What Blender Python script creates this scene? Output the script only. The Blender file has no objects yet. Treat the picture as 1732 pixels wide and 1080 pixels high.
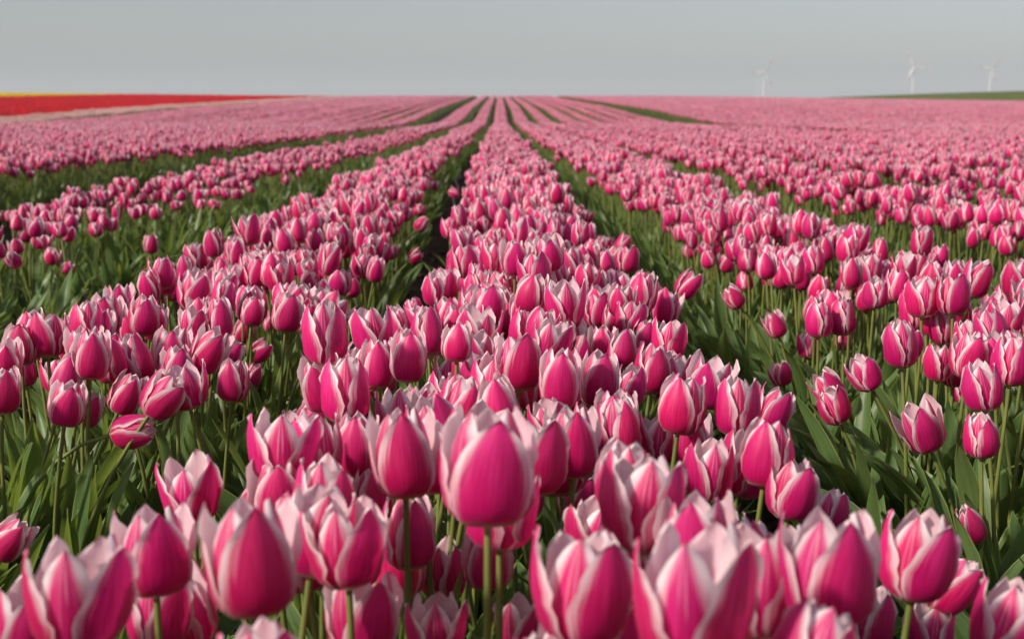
import bpy, math, random
import numpy as np
from mathutils import Vector, Matrix, Euler, Quaternion

S = bpy.context.scene
COL = S.collection
R = math.radians
random.seed(7)
NPR = np.random.RandomState(11)

# ------------------------------------------------------------------ camera
PW, PH, F = 1732.0, 1080.0, 2400.0          # picture size and focal length in its pixels
CAM_Z = 0.78
PITCH = math.atan(365.0 / F)                # eye level lies 365 px above the centre
YAW = math.atan(21.0 / F)                   # rows run to a point left of the centre
cam_d = bpy.data.cameras.new('camera')
cam = bpy.data.objects.new('camera', cam_d); COL.objects.link(cam)
cam.location = (0, 0, CAM_Z)
cam.rotation_euler = (math.pi / 2 - PITCH, 0, -YAW)
cam_d.sensor_fit = 'HORIZONTAL'; cam_d.sensor_width = 23.6
cam_d.lens = F / PW * 23.6
cam_d.clip_start = 0.02; cam_d.clip_end = 20000
cam_d.dof.use_dof = True; cam_d.dof.focus_distance = 2.1; cam_d.dof.aperture_fstop = 5.6
S.camera = cam
CM = Matrix.Translation(cam.location) @ cam.rotation_euler.to_matrix().to_4x4()
CMI = CM.inverted()

# ------------------------------------------------------------------ sky, sun, exposure
SUN_EL = R(31); SUN_AZ = R(-122)            # azimuth clockwise from +Y (view direction); the sun stands left, a little behind
sun_dir = Vector((math.sin(SUN_AZ) * math.cos(SUN_EL), math.cos(SUN_AZ) * math.cos(SUN_EL), math.sin(SUN_EL)))
W = bpy.data.worlds.new('World'); S.world = W; W.use_nodes = True
nt = W.node_tree; nt.nodes.clear()
sky = nt.nodes.new('ShaderNodeTexSky'); sky.sky_type = 'NISHITA'; sky.sun_disc = False
sky.sun_elevation = SUN_EL; sky.sun_rotation = SUN_AZ
sky.air_density = 1.0; sky.dust_density = 1.2; sky.ozone_density = 3.0
hs = nt.nodes.new('ShaderNodeHueSaturation'); hs.inputs['Saturation'].default_value = 0.48
bg = nt.nodes.new('ShaderNodeBackground'); bg.inputs['Strength'].default_value = 0.079
out = nt.nodes.new('ShaderNodeOutputWorld')
nt.links.new(sky.outputs[0], hs.inputs['Color']); nt.links.new(hs.outputs[0], bg.inputs['Color']); nt.links.new(bg.outputs[0], out.inputs['Surface'])
sl = bpy.data.lights.new('sun', 'SUN'); sl.energy = 3.9; sl.angle = R(4.0); sl.color = (1.0, 0.89, 0.76)
so = bpy.data.objects.new('sun', sl); COL.objects.link(so)
so.rotation_euler = sun_dir.to_track_quat('Z', 'Y').to_euler()
S.view_settings.view_transform = 'Standard'; S.view_settings.look = 'None'
S.view_settings.exposure = 0.42; S.view_settings.gamma = 1.0
S.cycles.use_denoising = True
S.cycles.max_bounces = 7; S.cycles.transmission_bounces = 6; S.cycles.diffuse_bounces = 4; S.cycles.volume_bounces = 0

# ------------------------------------------------------------------ helpers
def at_pixel(px, py, depth):
    """point at a given distance in front of the lens along the line of sight of a picture point"""
    return CM @ Vector(((px - PW / 2) / F * depth, (PH / 2 - py) / F * depth, -depth))

def project(p):
    q = CMI @ Vector(p)
    return (PW / 2 + q.x / -q.z * F, PH / 2 - q.y / -q.z * F, -q.z)

def tag(o, label=None, cat=None, group=None, kind=None):
    if label: o['label'] = label
    if cat: o['category'] = cat
    if group: o['group'] = group
    if kind: o['kind'] = kind
    return o

def obj(name, data, parent=None, mat=None):
    o = bpy.data.objects.new(name, data); COL.objects.link(o)
    if parent: o.parent = parent
    if mat and data and not data.materials: data.materials.append(mat)
    return o

class MB:
    """collects quads and tris with uv and material index"""
    def __init__(self): self.v = []; self.f = []; self.uv = []; self.mi = []
    def grid(self, P, UV, mi=0, M=None):
        n, m = len(P), len(P[0]); b = len(self.v)
        for r in P:
            for p in r: self.v.append(tuple(M @ Vector(p)) if M else tuple(p))
        for j in range(n - 1):
            for i in range(m - 1):
                q = [(j, i), (j, i + 1), (j + 1, i + 1), (j + 1, i)]
                self.f.append([b + a * m + c for a, c in q])
                self.uv.extend([UV[a][c] for a, c in q]); self.mi.append(mi)
    def tube(self, pts, rad, n=6, mi=0, M=None):
        P = []; UV = []
        for k, p in enumerate(pts):
            a = pts[max(k - 1, 0)]; c = pts[min(k + 1, len(pts) - 1)]
            t = (Vector(c) - Vector(a)).normalized()
            x = t.cross(Vector((0.31, 0.95, 0.02))).normalized(); y = t.cross(x)
            r = rad[k] if hasattr(rad, '__len__') else rad
            P.append([Vector(p) + (x * math.cos(2 * math.pi * i / n) + y * math.sin(2 * math.pi * i / n)) * r for i in range(n + 1)])
            UV.append([(i / n, k / (len(pts) - 1)) for i in range(n + 1)])
        self.grid(P, UV, mi, M)
    def poly(self, pts, mi=0, uv=None):
        b = len(self.v); self.v.extend([tuple(p) for p in pts]); self.f.append(list(range(b, b + len(pts))))
        self.uv.extend(uv or [(0.5, 0.5)] * len(pts)); self.mi.append(mi)
    def mesh(self, name, mats, smooth=True):
        me = bpy.data.meshes.new(name); me.from_pydata(self.v, [], self.f)
        for m in mats: me.materials.append(m)
        l = me.uv_layers.new(name='UVMap'); l.data.foreach_set('uv', np.array(self.uv, dtype=np.float32).ravel())
        me.polygons.foreach_set('material_index', np.array(self.mi, dtype=np.int32))
        me.polygons.foreach_set('use_smooth', np.full(len(self.f), smooth))
        me.update(); return me

# ------------------------------------------------------------------ materials
def newmat(name):
    m = bpy.data.materials.new(name); m.use_nodes = True; t = m.node_tree; t.nodes.clear()
    o = t.nodes.new('ShaderNodeOutputMaterial')
    return m, t, o, (lambda k: t.nodes.new(k)), t.links.new

def math_node(N, L, op, a, b=None, c=None, clamp=False):
    n = N('ShaderNodeMath'); n.operation = op; n.use_clamp = clamp
    for i, x in enumerate((a, b, c)):
        if x is None: continue
        if isinstance(x, (int, float)): n.inputs[i].default_value = x
        else: L(x, n.inputs[i])
    return n.outputs[0]

def smoothstep(N, L, x, lo, hi):
    n = N('ShaderNodeMapRange'); n.interpolation_type = 'SMOOTHSTEP'
    L(x, n.inputs[0]); n.inputs[1].default_value = lo; n.inputs[2].default_value = hi
    return n.outputs[0]

def mix(N, L, f, a, b):
    n = N('ShaderNodeMix'); n.data_type = 'RGBA'
    for s, x in ((n.inputs[0], f), (n.inputs[6], a), (n.inputs[7], b)):
        if isinstance(x, (int, float)): s.default_value = x
        elif isinstance(x, tuple): s.default_value = (*x, 1)
        else: L(x, s)
    return n.outputs[2]

def petal_material(name, deep, bright, margin, inside, base, lo=0.68, hi=1.19, tipw=0.46, streak=0.0, trans=0.36):
    m, t, o, N, L = newmat(name)
    uv = N('ShaderNodeUVMap'); sp = N('ShaderNodeSeparateXYZ'); L(uv.outputs[0], sp.inputs[0])
    oi = N('ShaderNodeObjectInfo')
    a = math_node(N, L, 'ABSOLUTE', math_node(N, L, 'MULTIPLY_ADD', sp.outputs[0], 2.0, -1.0))
    v = sp.outputs[1]
    cb = N('ShaderNodeCombineXYZ')
    L(math_node(N, L, 'MULTIPLY', sp.outputs[0], 26.0), cb.inputs[0]); L(math_node(N, L, 'MULTIPLY', v, 2.6), cb.inputs[1])
    L(math_node(N, L, 'MULTIPLY', oi.outputs['Random'], 70.0), cb.inputs[2])
    nz = N('ShaderNodeTexNoise'); nz.inputs['Scale'].default_value = 1.0; nz.inputs['Detail'].default_value = 3.0
    L(cb.outputs[0], nz.inputs['Vector'])
    n0 = math_node(N, L, 'SUBTRACT', nz.outputs[0], 0.5)
    v2 = math_node(N, L, 'SUBTRACT', v, 0.3)
    e = math_node(N, L, 'MULTIPLY_ADD', v2, tipw, a)
    e = math_node(N, L, 'MULTIPLY_ADD', n0, 0.55, e)
    wf = smoothstep(N, L, e, lo, hi)
    if streak > 0:       # paired pale lines beside the midrib
        s1 = math_node(N, L, 'SUBTRACT', a, 0.10); s1 = math_node(N, L, 'ABSOLUTE', s1)
        s1 = math_node(N, L, 'SUBTRACT', 1.0, smoothstep(N, L, s1, 0.01, 0.06))
        s1 = math_node(N, L, 'MULTIPLY', s1, smoothstep(N, L, math_node(N, L, 'MULTIPLY_ADD', n0, 1.2, v), 0.35, 0.85))
        wf = math_node(N, L, 'MAXIMUM', wf, math_node(N, L, 'MULTIPLY', s1, streak))
    body = mix(N, L, smoothstep(N, L, math_node(N, L, 'MULTIPLY_ADD', n0, 1.6, v), 0.15, 1.05), deep, bright)
    col = mix(N, L, wf, body, margin)
    geo = N('ShaderNodeNewGeometry')
    inn = mix(N, L, smoothstep(N, L, v, 0.1, 0.75), bright, inside)
    inn = mix(N, L, math_node(N, L, 'MULTIPLY', wf, 0.75), inn, margin)
    col = mix(N, L, geo.outputs['Backfacing'], col, inn)
    col = mix(N, L, math_node(N, L, 'SUBTRACT', 1.0, smoothstep(N, L, v, 0.05, 0.2)), col, base)
    hsv = N('ShaderNodeHueSaturation')
    L(math_node(N, L, 'MULTIPLY_ADD', oi.outputs['Random'], 0.012, 0.494), hsv.inputs['Hue'])
    rv = math_node(N, L, 'FRACT', math_node(N, L, 'MULTIPLY', oi.outputs['Random'], 17.3))
    L(math_node(N, L, 'MULTIPLY_ADD', rv, 0.28, 0.84), hsv.inputs['Value']); L(col, hsv.inputs['Color'])
    bp = N('ShaderNodeBump'); bp.inputs['Strength'].default_value = 0.16; bp.inputs['Distance'].default_value = 0.002
    L(nz.outputs[0], bp.inputs['Height'])
    p = N('ShaderNodeBsdfPrincipled'); p.inputs['Roughness'].default_value = 0.44
    p.inputs['Specular IOR Level'].default_value = 0.40; p.inputs['Sheen Weight'].default_value = 0.12; p.inputs['Sheen Roughness'].default_value = 0.4
    L(hsv.outputs[0], p.inputs['Base Color']); L(bp.outputs[0], p.inputs['Normal'])
    tr = N('ShaderNodeBsdfTranslucent'); L(hsv.outputs[0], tr.inputs['Color'])
    mx = N('ShaderNodeMixShader'); mx.inputs[0].default_value = trans
    L(p.outputs[0], mx.inputs[1]); L(tr.outputs[0], mx.inputs[2]); L(mx.outputs[0], o.inputs['Surface'])
    return m

DEEP, BRIGHT, MARG, INSIDE = (0.58, 0.004, 0.130), (0.77, 0.030, 0.215), (0.90, 0.80, 0.83), (0.86, 0.58, 0.65)
M_OUT = petal_material('petal outer', DEEP, BRIGHT, MARG, INSIDE, (0.62, 0.50, 0.30))
M_INN = petal_material('petal inner', DEEP, BRIGHT, MARG, INSIDE, (0.62, 0.50, 0.30), lo=0.50, hi=1.08, tipw=0.56, streak=0.30)
M_RED = petal_material('petal red', (0.72, 0.003, 0.018), (0.80, 0.005, 0.026), (0.80, 0.005, 0.026), (0.78, 0.005, 0.024), (0.5, 0.1, 0.02))
M_YEL = petal_material('petal yellow', (0.88, 0.66, 0.004), (0.92, 0.74, 0.006), (0.92, 0.75, 0.01), (0.9, 0.7, 0.01), (0.5, 0.5, 0.05))
M_PAL = petal_material('petal pale', (0.80, 0.42, 0.42), (0.84, 0.52, 0.50), (0.86, 0.72, 0.66), (0.82, 0.55, 0.52), (0.6, 0.5, 0.3))

def green_material(name, c1, c2, edge, tcol, trans=0.32, rough=0.42, scale=(9, 2.0)):
    m, t, o, N, L = newmat(name)
    uv = N('ShaderNodeUVMap'); sp = N('ShaderNodeSeparateXYZ'); L(uv.outputs[0], sp.inputs[0]); oi = N('ShaderNodeObjectInfo')
    a = math_node(N, L, 'ABSOLUTE', math_node(N, L, 'MULTIPLY_ADD', sp.outputs[0], 2.0, -1.0))
    cb = N('ShaderNodeCombineXYZ')
    L(math_node(N, L, 'MULTIPLY', sp.outputs[0], scale[0]), cb.inputs[0]); L(math_node(N, L, 'MULTIPLY', sp.outputs[1], scale[1]), cb.inputs[1])
    L(math_node(N, L, 'MULTIPLY', oi.outputs['Random'], 50.0), cb.inputs[2])
    nz = N('ShaderNodeTexNoise'); nz.inputs['Scale'].default_value = 1.5; nz.inputs['Detail'].default_value = 3.0; L(cb.outputs[0], nz.inputs['Vector'])
    ge = N('ShaderNodeNewGeometry'); n2 = N('ShaderNodeTexNoise'); n2.inputs['Scale'].default_value = 7.0; L(ge.outputs['Position'], n2.inputs['Vector'])
    f = math_node(N, L, 'ADD', math_node(N, L, 'MULTIPLY', nz.outputs[0], 0.6), math_node(N, L, 'MULTIPLY', n2.outputs[0], 0.4))
    col = mix(N, L, smoothstep(N, L, f, 0.32, 0.68), c1, c2)
    if edge: col = mix(N, L, smoothstep(N, L, a, 0.86, 1.0), col, edge)
    bp = N('ShaderNodeBump'); bp.inputs['Strength'].default_value = 0.079; bp.inputs['Distance'].default_value = 0.002; L(nz.outputs[0], bp.inputs['Height'])
    p = N('ShaderNodeBsdfPrincipled'); p.inputs['Roughness'].default_value = rough; p.inputs['Specular IOR Level'].default_value = 0.38
    L(col, p.inputs['Base Color']); L(bp.outputs[0], p.inputs['Normal'])
    tr = N('ShaderNodeBsdfTranslucent'); L(mix(N, L, 0.7, col, tcol), tr.inputs['Color'])
    mx = N('ShaderNodeMixShader'); mx.inputs[0].default_value = trans
    L(p.outputs[0], mx.inputs[1]); L(tr.outputs[0], mx.inputs[2]); L(mx.outputs[0], o.inputs['Surface'])
    return m

M_LEAF = green_material('leaf', (0.066, 0.135, 0.038), (0.140, 0.215, 0.072), (0.28, 0.35, 0.11), (0.32, 0.42, 0.05), trans=0.34)
M_STEM = green_material('stem', (0.115, 0.150, 0.035), (0.20, 0.215, 0.055), None, (0.3, 0.33, 0.05), trans=0.12, rough=0.5, scale=(3, 5))
M_GRASS = green_material('grass', (0.060, 0.100, 0.022), (0.11, 0.145, 0.035), None, (0.2, 0.26, 0.04), trans=0.3, rough=0.6)

def plain(name, col, rough=0.6, metal=0.0):
    m, t, o, N, L = newmat(name)
    g = N('ShaderNodeNewGeometry'); nz = N('ShaderNodeTexNoise'); nz.inputs['Scale'].default_value = 9.0; nz.inputs['Detail'].default_value = 4.0
    L(g.outputs['Position'], nz.inputs['Vector'])
    c = mix(N, L, nz.outputs[0], tuple(x * 0.85 for x in col), tuple(min(1, x * 1.12) for x in col))
    p = N('ShaderNodeBsdfPrincipled'); p.inputs['Roughness'].default_value = rough; L(c, p.inputs['Base Color']); L(p.outputs[0], o.inputs['Surface'])
    return m
M_PISTIL = plain('pistil', (0.42, 0.44, 0.12)); M_ANTHER = plain('anther', (0.05, 0.03, 0.03))

def soil_material():
    m, t, o, N, L = newmat('soil')
    g = N('ShaderNodeNewGeometry')
    n1 = N('ShaderNodeTexNoise'); n1.inputs['Scale'].default_value = 38; n1.inputs['Detail'].default_value = 8; n1.inputs['Roughness'].default_value = 0.65
    n2 = N('ShaderNodeTexNoise'); n2.inputs['Scale'].default_value = 3.0; n2.inputs['Detail'].default_value = 4
    L(g.outputs['Position'], n1.inputs['Vector']); L(g.outputs['Position'], n2.inputs['Vector'])
    c = mix(N, L, smoothstep(N, L, n1.outputs[0], 0.3, 0.72), (0.026, 0.018, 0.013), (0.105, 0.075, 0.052))
    c = mix(N, L, smoothstep(N, L, n2.outputs[0], 0.4, 0.7), c, (0.075, 0.052, 0.036))
    b = N('ShaderNodeBump'); b.inputs['Strength'].default_value = 0.9; b.inputs['Distance'].default_value = 0.02; L(n1.outputs[0], b.inputs['Height'])
    p = N('ShaderNodeBsdfPrincipled'); p.inputs['Roughness'].default_value = 0.95; p.inputs['Specular IOR Level'].default_value = 0.15
    L(c, p.inputs['Base Color']); L(b.outputs[0], p.inputs['Normal']); L(p.outputs[0], o.inputs['Surface'])
    return m
M_SOIL = soil_material()

def crop_material():
    m, t, o, N, L = newmat('green crop')
    g = N('ShaderNodeNewGeometry'); mp = N('ShaderNodeMapping'); mp.inputs['Scale'].default_value = (0.6, 0.05, 0.5); L(g.outputs['Position'], mp.inputs['Vector'])
    n1 = N('ShaderNodeTexNoise'); n1.inputs['Scale'].default_value = 1.0; n1.inputs['Detail'].default_value = 6; L(mp.outputs[0], n1.inputs['Vector'])
    c = mix(N, L, smoothstep(N, L, n1.outputs[0], 0.3, 0.7), (0.078, 0.105, 0.014), (0.115, 0.145, 0.022))
    p = N('ShaderNodeBsdfPrincipled'); p.inputs['Roughness'].default_value = 0.9; p.inputs['Specular IOR Level'].default_value = 0.1
    L(c, p.inputs['Base Color']); L(p.outputs[0], o.inputs['Surface']); return m
M_CROP = crop_material()

# ------------------------------------------------------------------ terrain: falls gently to a dip 50 m off, then rises to a crest
_D = np.arange(-60, 900, 0.5)
_Z = np.interp(_D, [-60, 0, 46, 52, 60, 82, 120, 160, 190, 215, 300, 400, 900],
               [0.5, 0, -0.385, -0.42, -0.33, 0.07, 0.50, 0.94, 1.27, 1.30, -0.6, -3, -3])
_k = np.exp(-0.5 * (np.arange(-20, 21) / 8.0) ** 2); _k /= _k.sum()
_Z = np.convolve(np.pad(_Z, 20, mode='edge'), _k, mode='valid')
def ground_z(x, d):
    z = np.interp(d, _D, _Z)
    far = np.clip((np.asarray(d, float) - 60) / 90, 0, 1); gone = np.clip((450 - np.asarray(d, float)) / 150, 0, 1)
    x = np.asarray(x, float)
    return z + far * gone * (-0.014 * np.clip(x - 22, 0, 120) + 0.011 * np.clip(-x - 28, 0, 80))

# the beds run away from us: centre line and width of the flowers of each; they straighten with distance
SP = 0.83
def bed_c(i, d=0.0):
    if i >= 3: return 2.74 + (i - 3) * 0.85
    if i <= -3: return -3.68 - (-3 - i) * SP
    k = min(max((d - 6) / 26.0, 0), 1)
    return {0: 0.015 + 0.07 * min(max((d - 1.3) / 2.0, 0), 1) - 0.03 * k, 1: 0.88, 2: 1.76, -1: -0.58 - 0.17 * min(max((d - 4) / 10.0, 0), 1), -2: -1.87}[i]
def bed_w(i): return {0: 0.56, 1: 0.57, 2: 0.50, -1: 0.54, -2: 0.78}.get(i, 0.57)
_BC = np.array([bed_c(i) for i in range(-14, 16)]); _BW = np.array([bed_w(i) for i in range(-14, 16)])
def ridge(x, d):
    x = np.asarray(x, float); d = np.asarray(d, float)
    gap = np.full(np.broadcast(x, d).shape, 9.0)
    for c, w in zip(_BC, _BW): gap = np.minimum(gap, np.abs(x - c) - w * 0.5)
    t = np.clip((gap + 0.10) / 0.20, 0, 1); t = t * t * (3 - 2 * t)
    return -0.09 * t * np.clip((70 - d) / 40, 0, 1) * np.clip((9 - np.abs(x)) / 3, 0, 1) * (d > -8)

def axis(fine, lim, step, far, grow):
    a = list(np.arange(0, lim, step)); s = step
    while a[-1] < far: s *= grow; a.append(a[-1] + s)
    return a
xs = axis(0, 2.6, 0.03, 2.61, 1.1); xs += list(np.arange(xs[-1] + 0.09, 9, 0.09))
s = 0.09
while xs[-1] < 9000: s *= 1.14; xs.append(xs[-1] + s)
xs = np.array([-v for v in xs[:0:-1]] + xs)
ys = list(np.arange(0.2, 4.5, 0.03)); s = 0.03
while ys[-1] < 420: s = min(s * 1.035, 4.0); ys.append(ys[-1] + s)
while ys[-1] < 12000: s *= 1.2; ys.append(ys[-1] + s)
ys = np.array([-300, -60, -10, -3, -1, -0.4, 0.0] + ys)
GX, GY = np.meshgrid(xs, ys)
GZ = ground_z(GX, GY) + ridge(GX, GY)
near = np.clip((6 - GY) / 3, 0, 1) * np.clip((3 - np.abs(GX)) / 1, 0, 1)
GZ += near * (NPR.rand(*GX.shape) - 0.5) * 0.016
me = bpy.data.meshes.new('ground')
n, m_ = GX.shape
V = np.stack([GX, GY, GZ], -1).reshape(-1, 3)
idx = np.arange(n * m_).reshape(n, m_)
Fq = np.stack([idx[:-1, :-1], idx[:-1, 1:], idx[1:, 1:], idx[1:, :-1]], -1).reshape(-1, 4)
me.vertices.add(len(V)); me.vertices.foreach_set('co', V.ravel())
me.loops.add(Fq.size); me.loops.foreach_set('vertex_index', Fq.ravel().astype(np.int32))
me.polygons.add(len(Fq)); me.polygons.foreach_set('loop_start', np.arange(0, Fq.size, 4, dtype=np.int32))
me.update(calc_edges=True); me.polygons.foreach_set('use_smooth', np.ones(len(Fq), bool))
g = obj('ground', me, mat=M_SOIL)
tag(g, 'dark brown ploughed soil under and between the tulip beds', 'ground', kind='structure')

def soil_z(x, y): return float(ground_z(x, y) + ridge(x, y))

# green hill beyond the crest on one side
P = []; UVs = []
for j in range(14):
    y = 300 + j * 30; row = []
    for i in range(30):
        x = 20 + i * 20
        z = -2.6 + 8.6 * (1 / (1 + math.exp(-(x - 118) / 30.0))) * math.sin(min(1, (j + 0.3) / 6.0) * math.pi / 2) - 0.012 * max(0, j - 6) ** 2
        row.append((x, y, z))
    P.append(row); UVs.append([(0, 0)] * 30)
mb = MB(); mb.grid(P, UVs)
tag(obj('hill', mb.mesh('hill', [M_CROP])), 'green crop field rising behind the pink crest below the far turbines', 'field', kind='structure')

# ------------------------------------------------------------------ tulip geometry
def petal_grid(rng, form, k, inner, nu, nv, H=0.072):
    """one petal of a cup standing on the origin; form 0 closed .. 3 wide open"""
    opn = [-0.10, 0.14, 0.34, 0.58][form] + (rng.uniform(-0.26, -0.10) if inner else rng.uniform(-0.04, 0.18)) * (0.6 if form == 0 else 1)
    Rr = 0.0270 * [0.93, 1.0, 1.04, 1.08][form] * (0.84 if inner else 1.0) * rng.uniform(0.97, 1.03)
    L = H * rng.uniform(0.93, 1.05) * (0.99 if inner else 1.0)
    hw = (0.0245 if inner else 0.0275) * rng.uniform(0.96, 1.05)
    zb = 0.30 * L; ph1, ph2 = rng.uniform(0, 6), rng.uniform(0, 6)
    ang = k * 2 * math.pi / 3 + (math.pi / 3 if inner else 0) + rng.uniform(-0.07, 0.07)
    flare = rng.uniform(0.10, 0.5) if not inner else rng.uniform(-0.5, -0.1)
    tipc = rng.uniform(-0.5, 0.12); cupk = rng.uniform(0.85, 1.15); pw1 = rng.uniform(1.5, 1.85); pw2 = rng.uniform(0.70, 0.80); skew = rng.uniform(-0.10, 0.10); sway = rng.uniform(-0.0016, 0.0016); swp = rng.uniform(2.5, 5)
    bend = rng.uniform(-0.0055, 0.0055)
    P = []; UV = []
    for j in range(nv + 1):
        v = 1 - (1 - j / nv) ** 1.18
        if v < 0.36:
            th = v / 0.36 * math.pi / 2; r = 0.0025 + (Rr - 0.0025) * math.sin(th) ** 0.85; z = zb * (1 - math.cos(th))
        else:
            q = (v - 0.36) / 0.64; z = zb + q * (L - zb)
            r = Rr * (1 + opn * q * 0.75 - 0.50 * q * q * (1 - 0.5 * max(opn, 0)) + tipc * max(0, q - 0.75) ** 2 * 2.0)
        if v < 0.43: w = 0.30 + 0.70 * math.sin(v / 0.43 * math.pi / 2)
        else:
            q2 = (v - 0.43) / 0.57; w = max(0.0, 1 - q2 ** pw1) ** pw2
        row = []; uvr = []
        for i in range(nu + 1):
            u = -1 + 2 * i / nu
            rho = max(r * 0.93, 0.004) * (1 + 0.35 * max(0, v - 0.55)); rho = max(rho, Rr * 0.66) * cupk
            s_ = u * w * hw; f = s_ / rho
            tx = rho * math.sin(f); inn = rho * (1 - math.cos(f))
            au = abs(u)
            inn -= flare * max(0, au - 0.45) ** 2 * 0.012 * min(1, v * 1.6)
            inn -= 0.0011 * math.exp(-(u / 0.14) ** 2) * min(1, v * 2)
            rip = 0.0016 * au ** 3 * math.sin(v * 15 + ph1 + (2 if u > 0 else 0)) + 0.0009 * au ** 2 * math.sin(v * 31 + ph2 + u)
            rr = r - inn + rip + sway * math.sin(v * swp * 2) * v + skew * u * w * 0.010 * v
            tx += bend * v * v
            zz = z - (0.002 + 0.0012 * math.sin(u * 5 + ph2)) * au * au * v
            row.append((rr * math.sin(ang) + tx * math.cos(ang), -rr * math.cos(ang) + tx * math.sin(ang), zz)); uvr.append((i / nu, v))
        P.append(row); UV.append(uvr)
    return P, UV

def leaf_grid(rng, nu=4, nv=10, L=None, up=None):
    L = L or rng.uniform(0.20, 0.31); hw = rng.uniform(0.015, 0.026); arch = up if up is not None else rng.uniform(0.1, 1.15)
    start = rng.uniform(0.05, 0.22); tw = rng.uniform(-1.1, 1.1); wav = rng.uniform(0.001, 0.006); ph = rng.uniform(0, 6); fold = rng.uniform(0.25, 0.9)
    P = []; UV = []; x = 0.004; z = 0.0; side = rng.uniform(-0.25, 0.25)
    for j in range(nv + 1):
        v = j / nv; a = start + arch * v ** 1.7
        if j: x += math.sin(a) * L / nv; z += math.cos(a) * L / nv
        w = hw * (0.55 + 0.45 * math.sin(min(v / 0.4, 1) * math.pi / 2)) * (max(0, 1 - max(0, (v - 0.4) / 0.6) ** 1.9) ** 0.8)
        t = tw * v; n = Vector((-math.cos(a), 0, math.sin(a))); sx = Vector((0, 1, 0))
        sd = sx * math.cos(t) + n * math.sin(t); nn = n * math.cos(t) - sx * math.sin(t)
        row = []; uvr = []
        for i in range(nu + 1):
            u = -1 + 2 * i / nu
            p = Vector((x, side * L * v * v, z)) + sd * (u * w) + nn * (fold * w * u * u * (1 - 0.6 * v) + wav * u * abs(u) * math.sin(v * 11 + ph + u))
            row.append(p); uvr.append((i / nu, v))
        P.append(row); UV.append(uvr)
    return P, UV

def stem_points(base, top, ax, n=9, sag=0.0):
    base, top, ax = Vector(base), Vector(top), Vector(ax).normalized()
    ln = (top - base).length
    c1 = base + Vector((0, 0, 1)) * ln * 0.45 + Vector(((top - base).x, (top - base).y, 0)) * 0.12; c2 = top - ax * ln * 0.33
    pts = []
    for k in range(n):
        t = k / (n - 1); pts.append(base * (1 - t) ** 3 + c1 * 3 * t * (1 - t) ** 2 + c2 * 3 * t * t * (1 - t) + top * t ** 3)
    return pts

# ------------------------------------------------------------------ prototypes of petals, flower hearts and leaves for the single tulips
FORMS = [0, 0, 1, 1, 1, 1, 2, 2, 2, 2, 3, 3, 1, 1, 2, 2, 3, 0, 1, 2]
forms = []
for q, fm in enumerate(FORMS):
    rng = random.Random(100 + q); pets = []
    for inner in (True, False):
        for k in range(3):
            mb = MB(); P, UV = petal_grid(rng, fm, k, inner, 8, 12); mb.grid(P, UV)
            pets.append(mb.mesh('petal', [M_INN if inner else M_OUT]))
    mb = MB()
    mb.tube([(0, 0, -0.002), (0, 0, 0.004), (0, 0, 0.022), (0, 0, 0.026)], [0.0030, 0.0045, 0.0040, 0.0055], 6, 0)
    for k in range(6):
        a = k * math.pi / 3 + 0.2; x, y = math.cos(a), math.sin(a)
        mb.tube([(x * 0.004, y * 0.004, 0.003), (x * 0.008, y * 0.008, 0.014)], 0.0008, 4, 0)
        mb.tube([(x * 0.008, y * 0.008, 0.014), (x * 0.010, y * 0.010, 0.027)], [0.0018, 0.0010], 4, 1)
    heart = mb.mesh('flower', [M_PISTIL, M_ANTHER])
    forms.append((pets, heart))
leaves = []
for q in range(16):
    rng = random.Random(300 + q); mb = MB(); P, UV = leaf_grid(rng, 4, 11); mb.grid(P, UV); leaves.append(mb.mesh('leaf', [M_LEAF]))

EDGES = 'pink tulip with white petal edges'
def make_tulip(head, ax, spin, form, size, base, label, group, rng, lean_out=0.0):
    """head = foot of the flower cup, ax = direction of the cup, base = where it leaves the soil"""
    root = bpy.data.objects.new('tulip', None); COL.objects.link(root); root.location = base; root.empty_display_size = 0.02
    tag(root, label, 'tulip', group)
    h = Vector(head) - Vector(base)
    mb = MB(); pts = stem_points((0, 0, -0.01), h, ax); mb.tube(pts, [0.0036 - 0.0008 * k / 8 for k in range(9)], 7)
    obj('stem', mb.mesh('stem', [M_STEM]), root)
    pets, heart = forms[form]
    fl = obj('flower', heart, root); fl.location = h; k1, k2 = rng.uniform(0.93, 1.07), rng.uniform(0.95, 1.04); fl.scale = (size * k1, size * (2 - k1) * rng.uniform(0.96, 1.04), size * k2)
    q = Vector((0, 0, 1)).rotation_difference(Vector(ax).normalized())
    fl.rotation_mode = 'QUATERNION'; fl.rotation_quaternion = q @ Quaternion((0, 0, 1), spin)
    for pm in pets: obj('petal', pm, fl)
    for k in range(rng.choice((3, 3, 4)) + (2 if lean_out else 0)):
        lf = obj('leaf', rng.choice(leaves), root)
        lf.location = Vector(pts[1]) * rng.uniform(0.0, 0.9)
        a = rng.uniform(0, 2 * math.pi)
        if lean_out and rng.random() < 0.7: a = (0 if lean_out > 0 else math.pi) + rng.uniform(-1.1, 1.1)
        lf.rotation_euler = (0, rng.uniform(-0.1, 0.25), a); sc = rng.uniform(0.85, 1.2); lf.scale = (sc, sc, sc)
    return root

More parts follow.
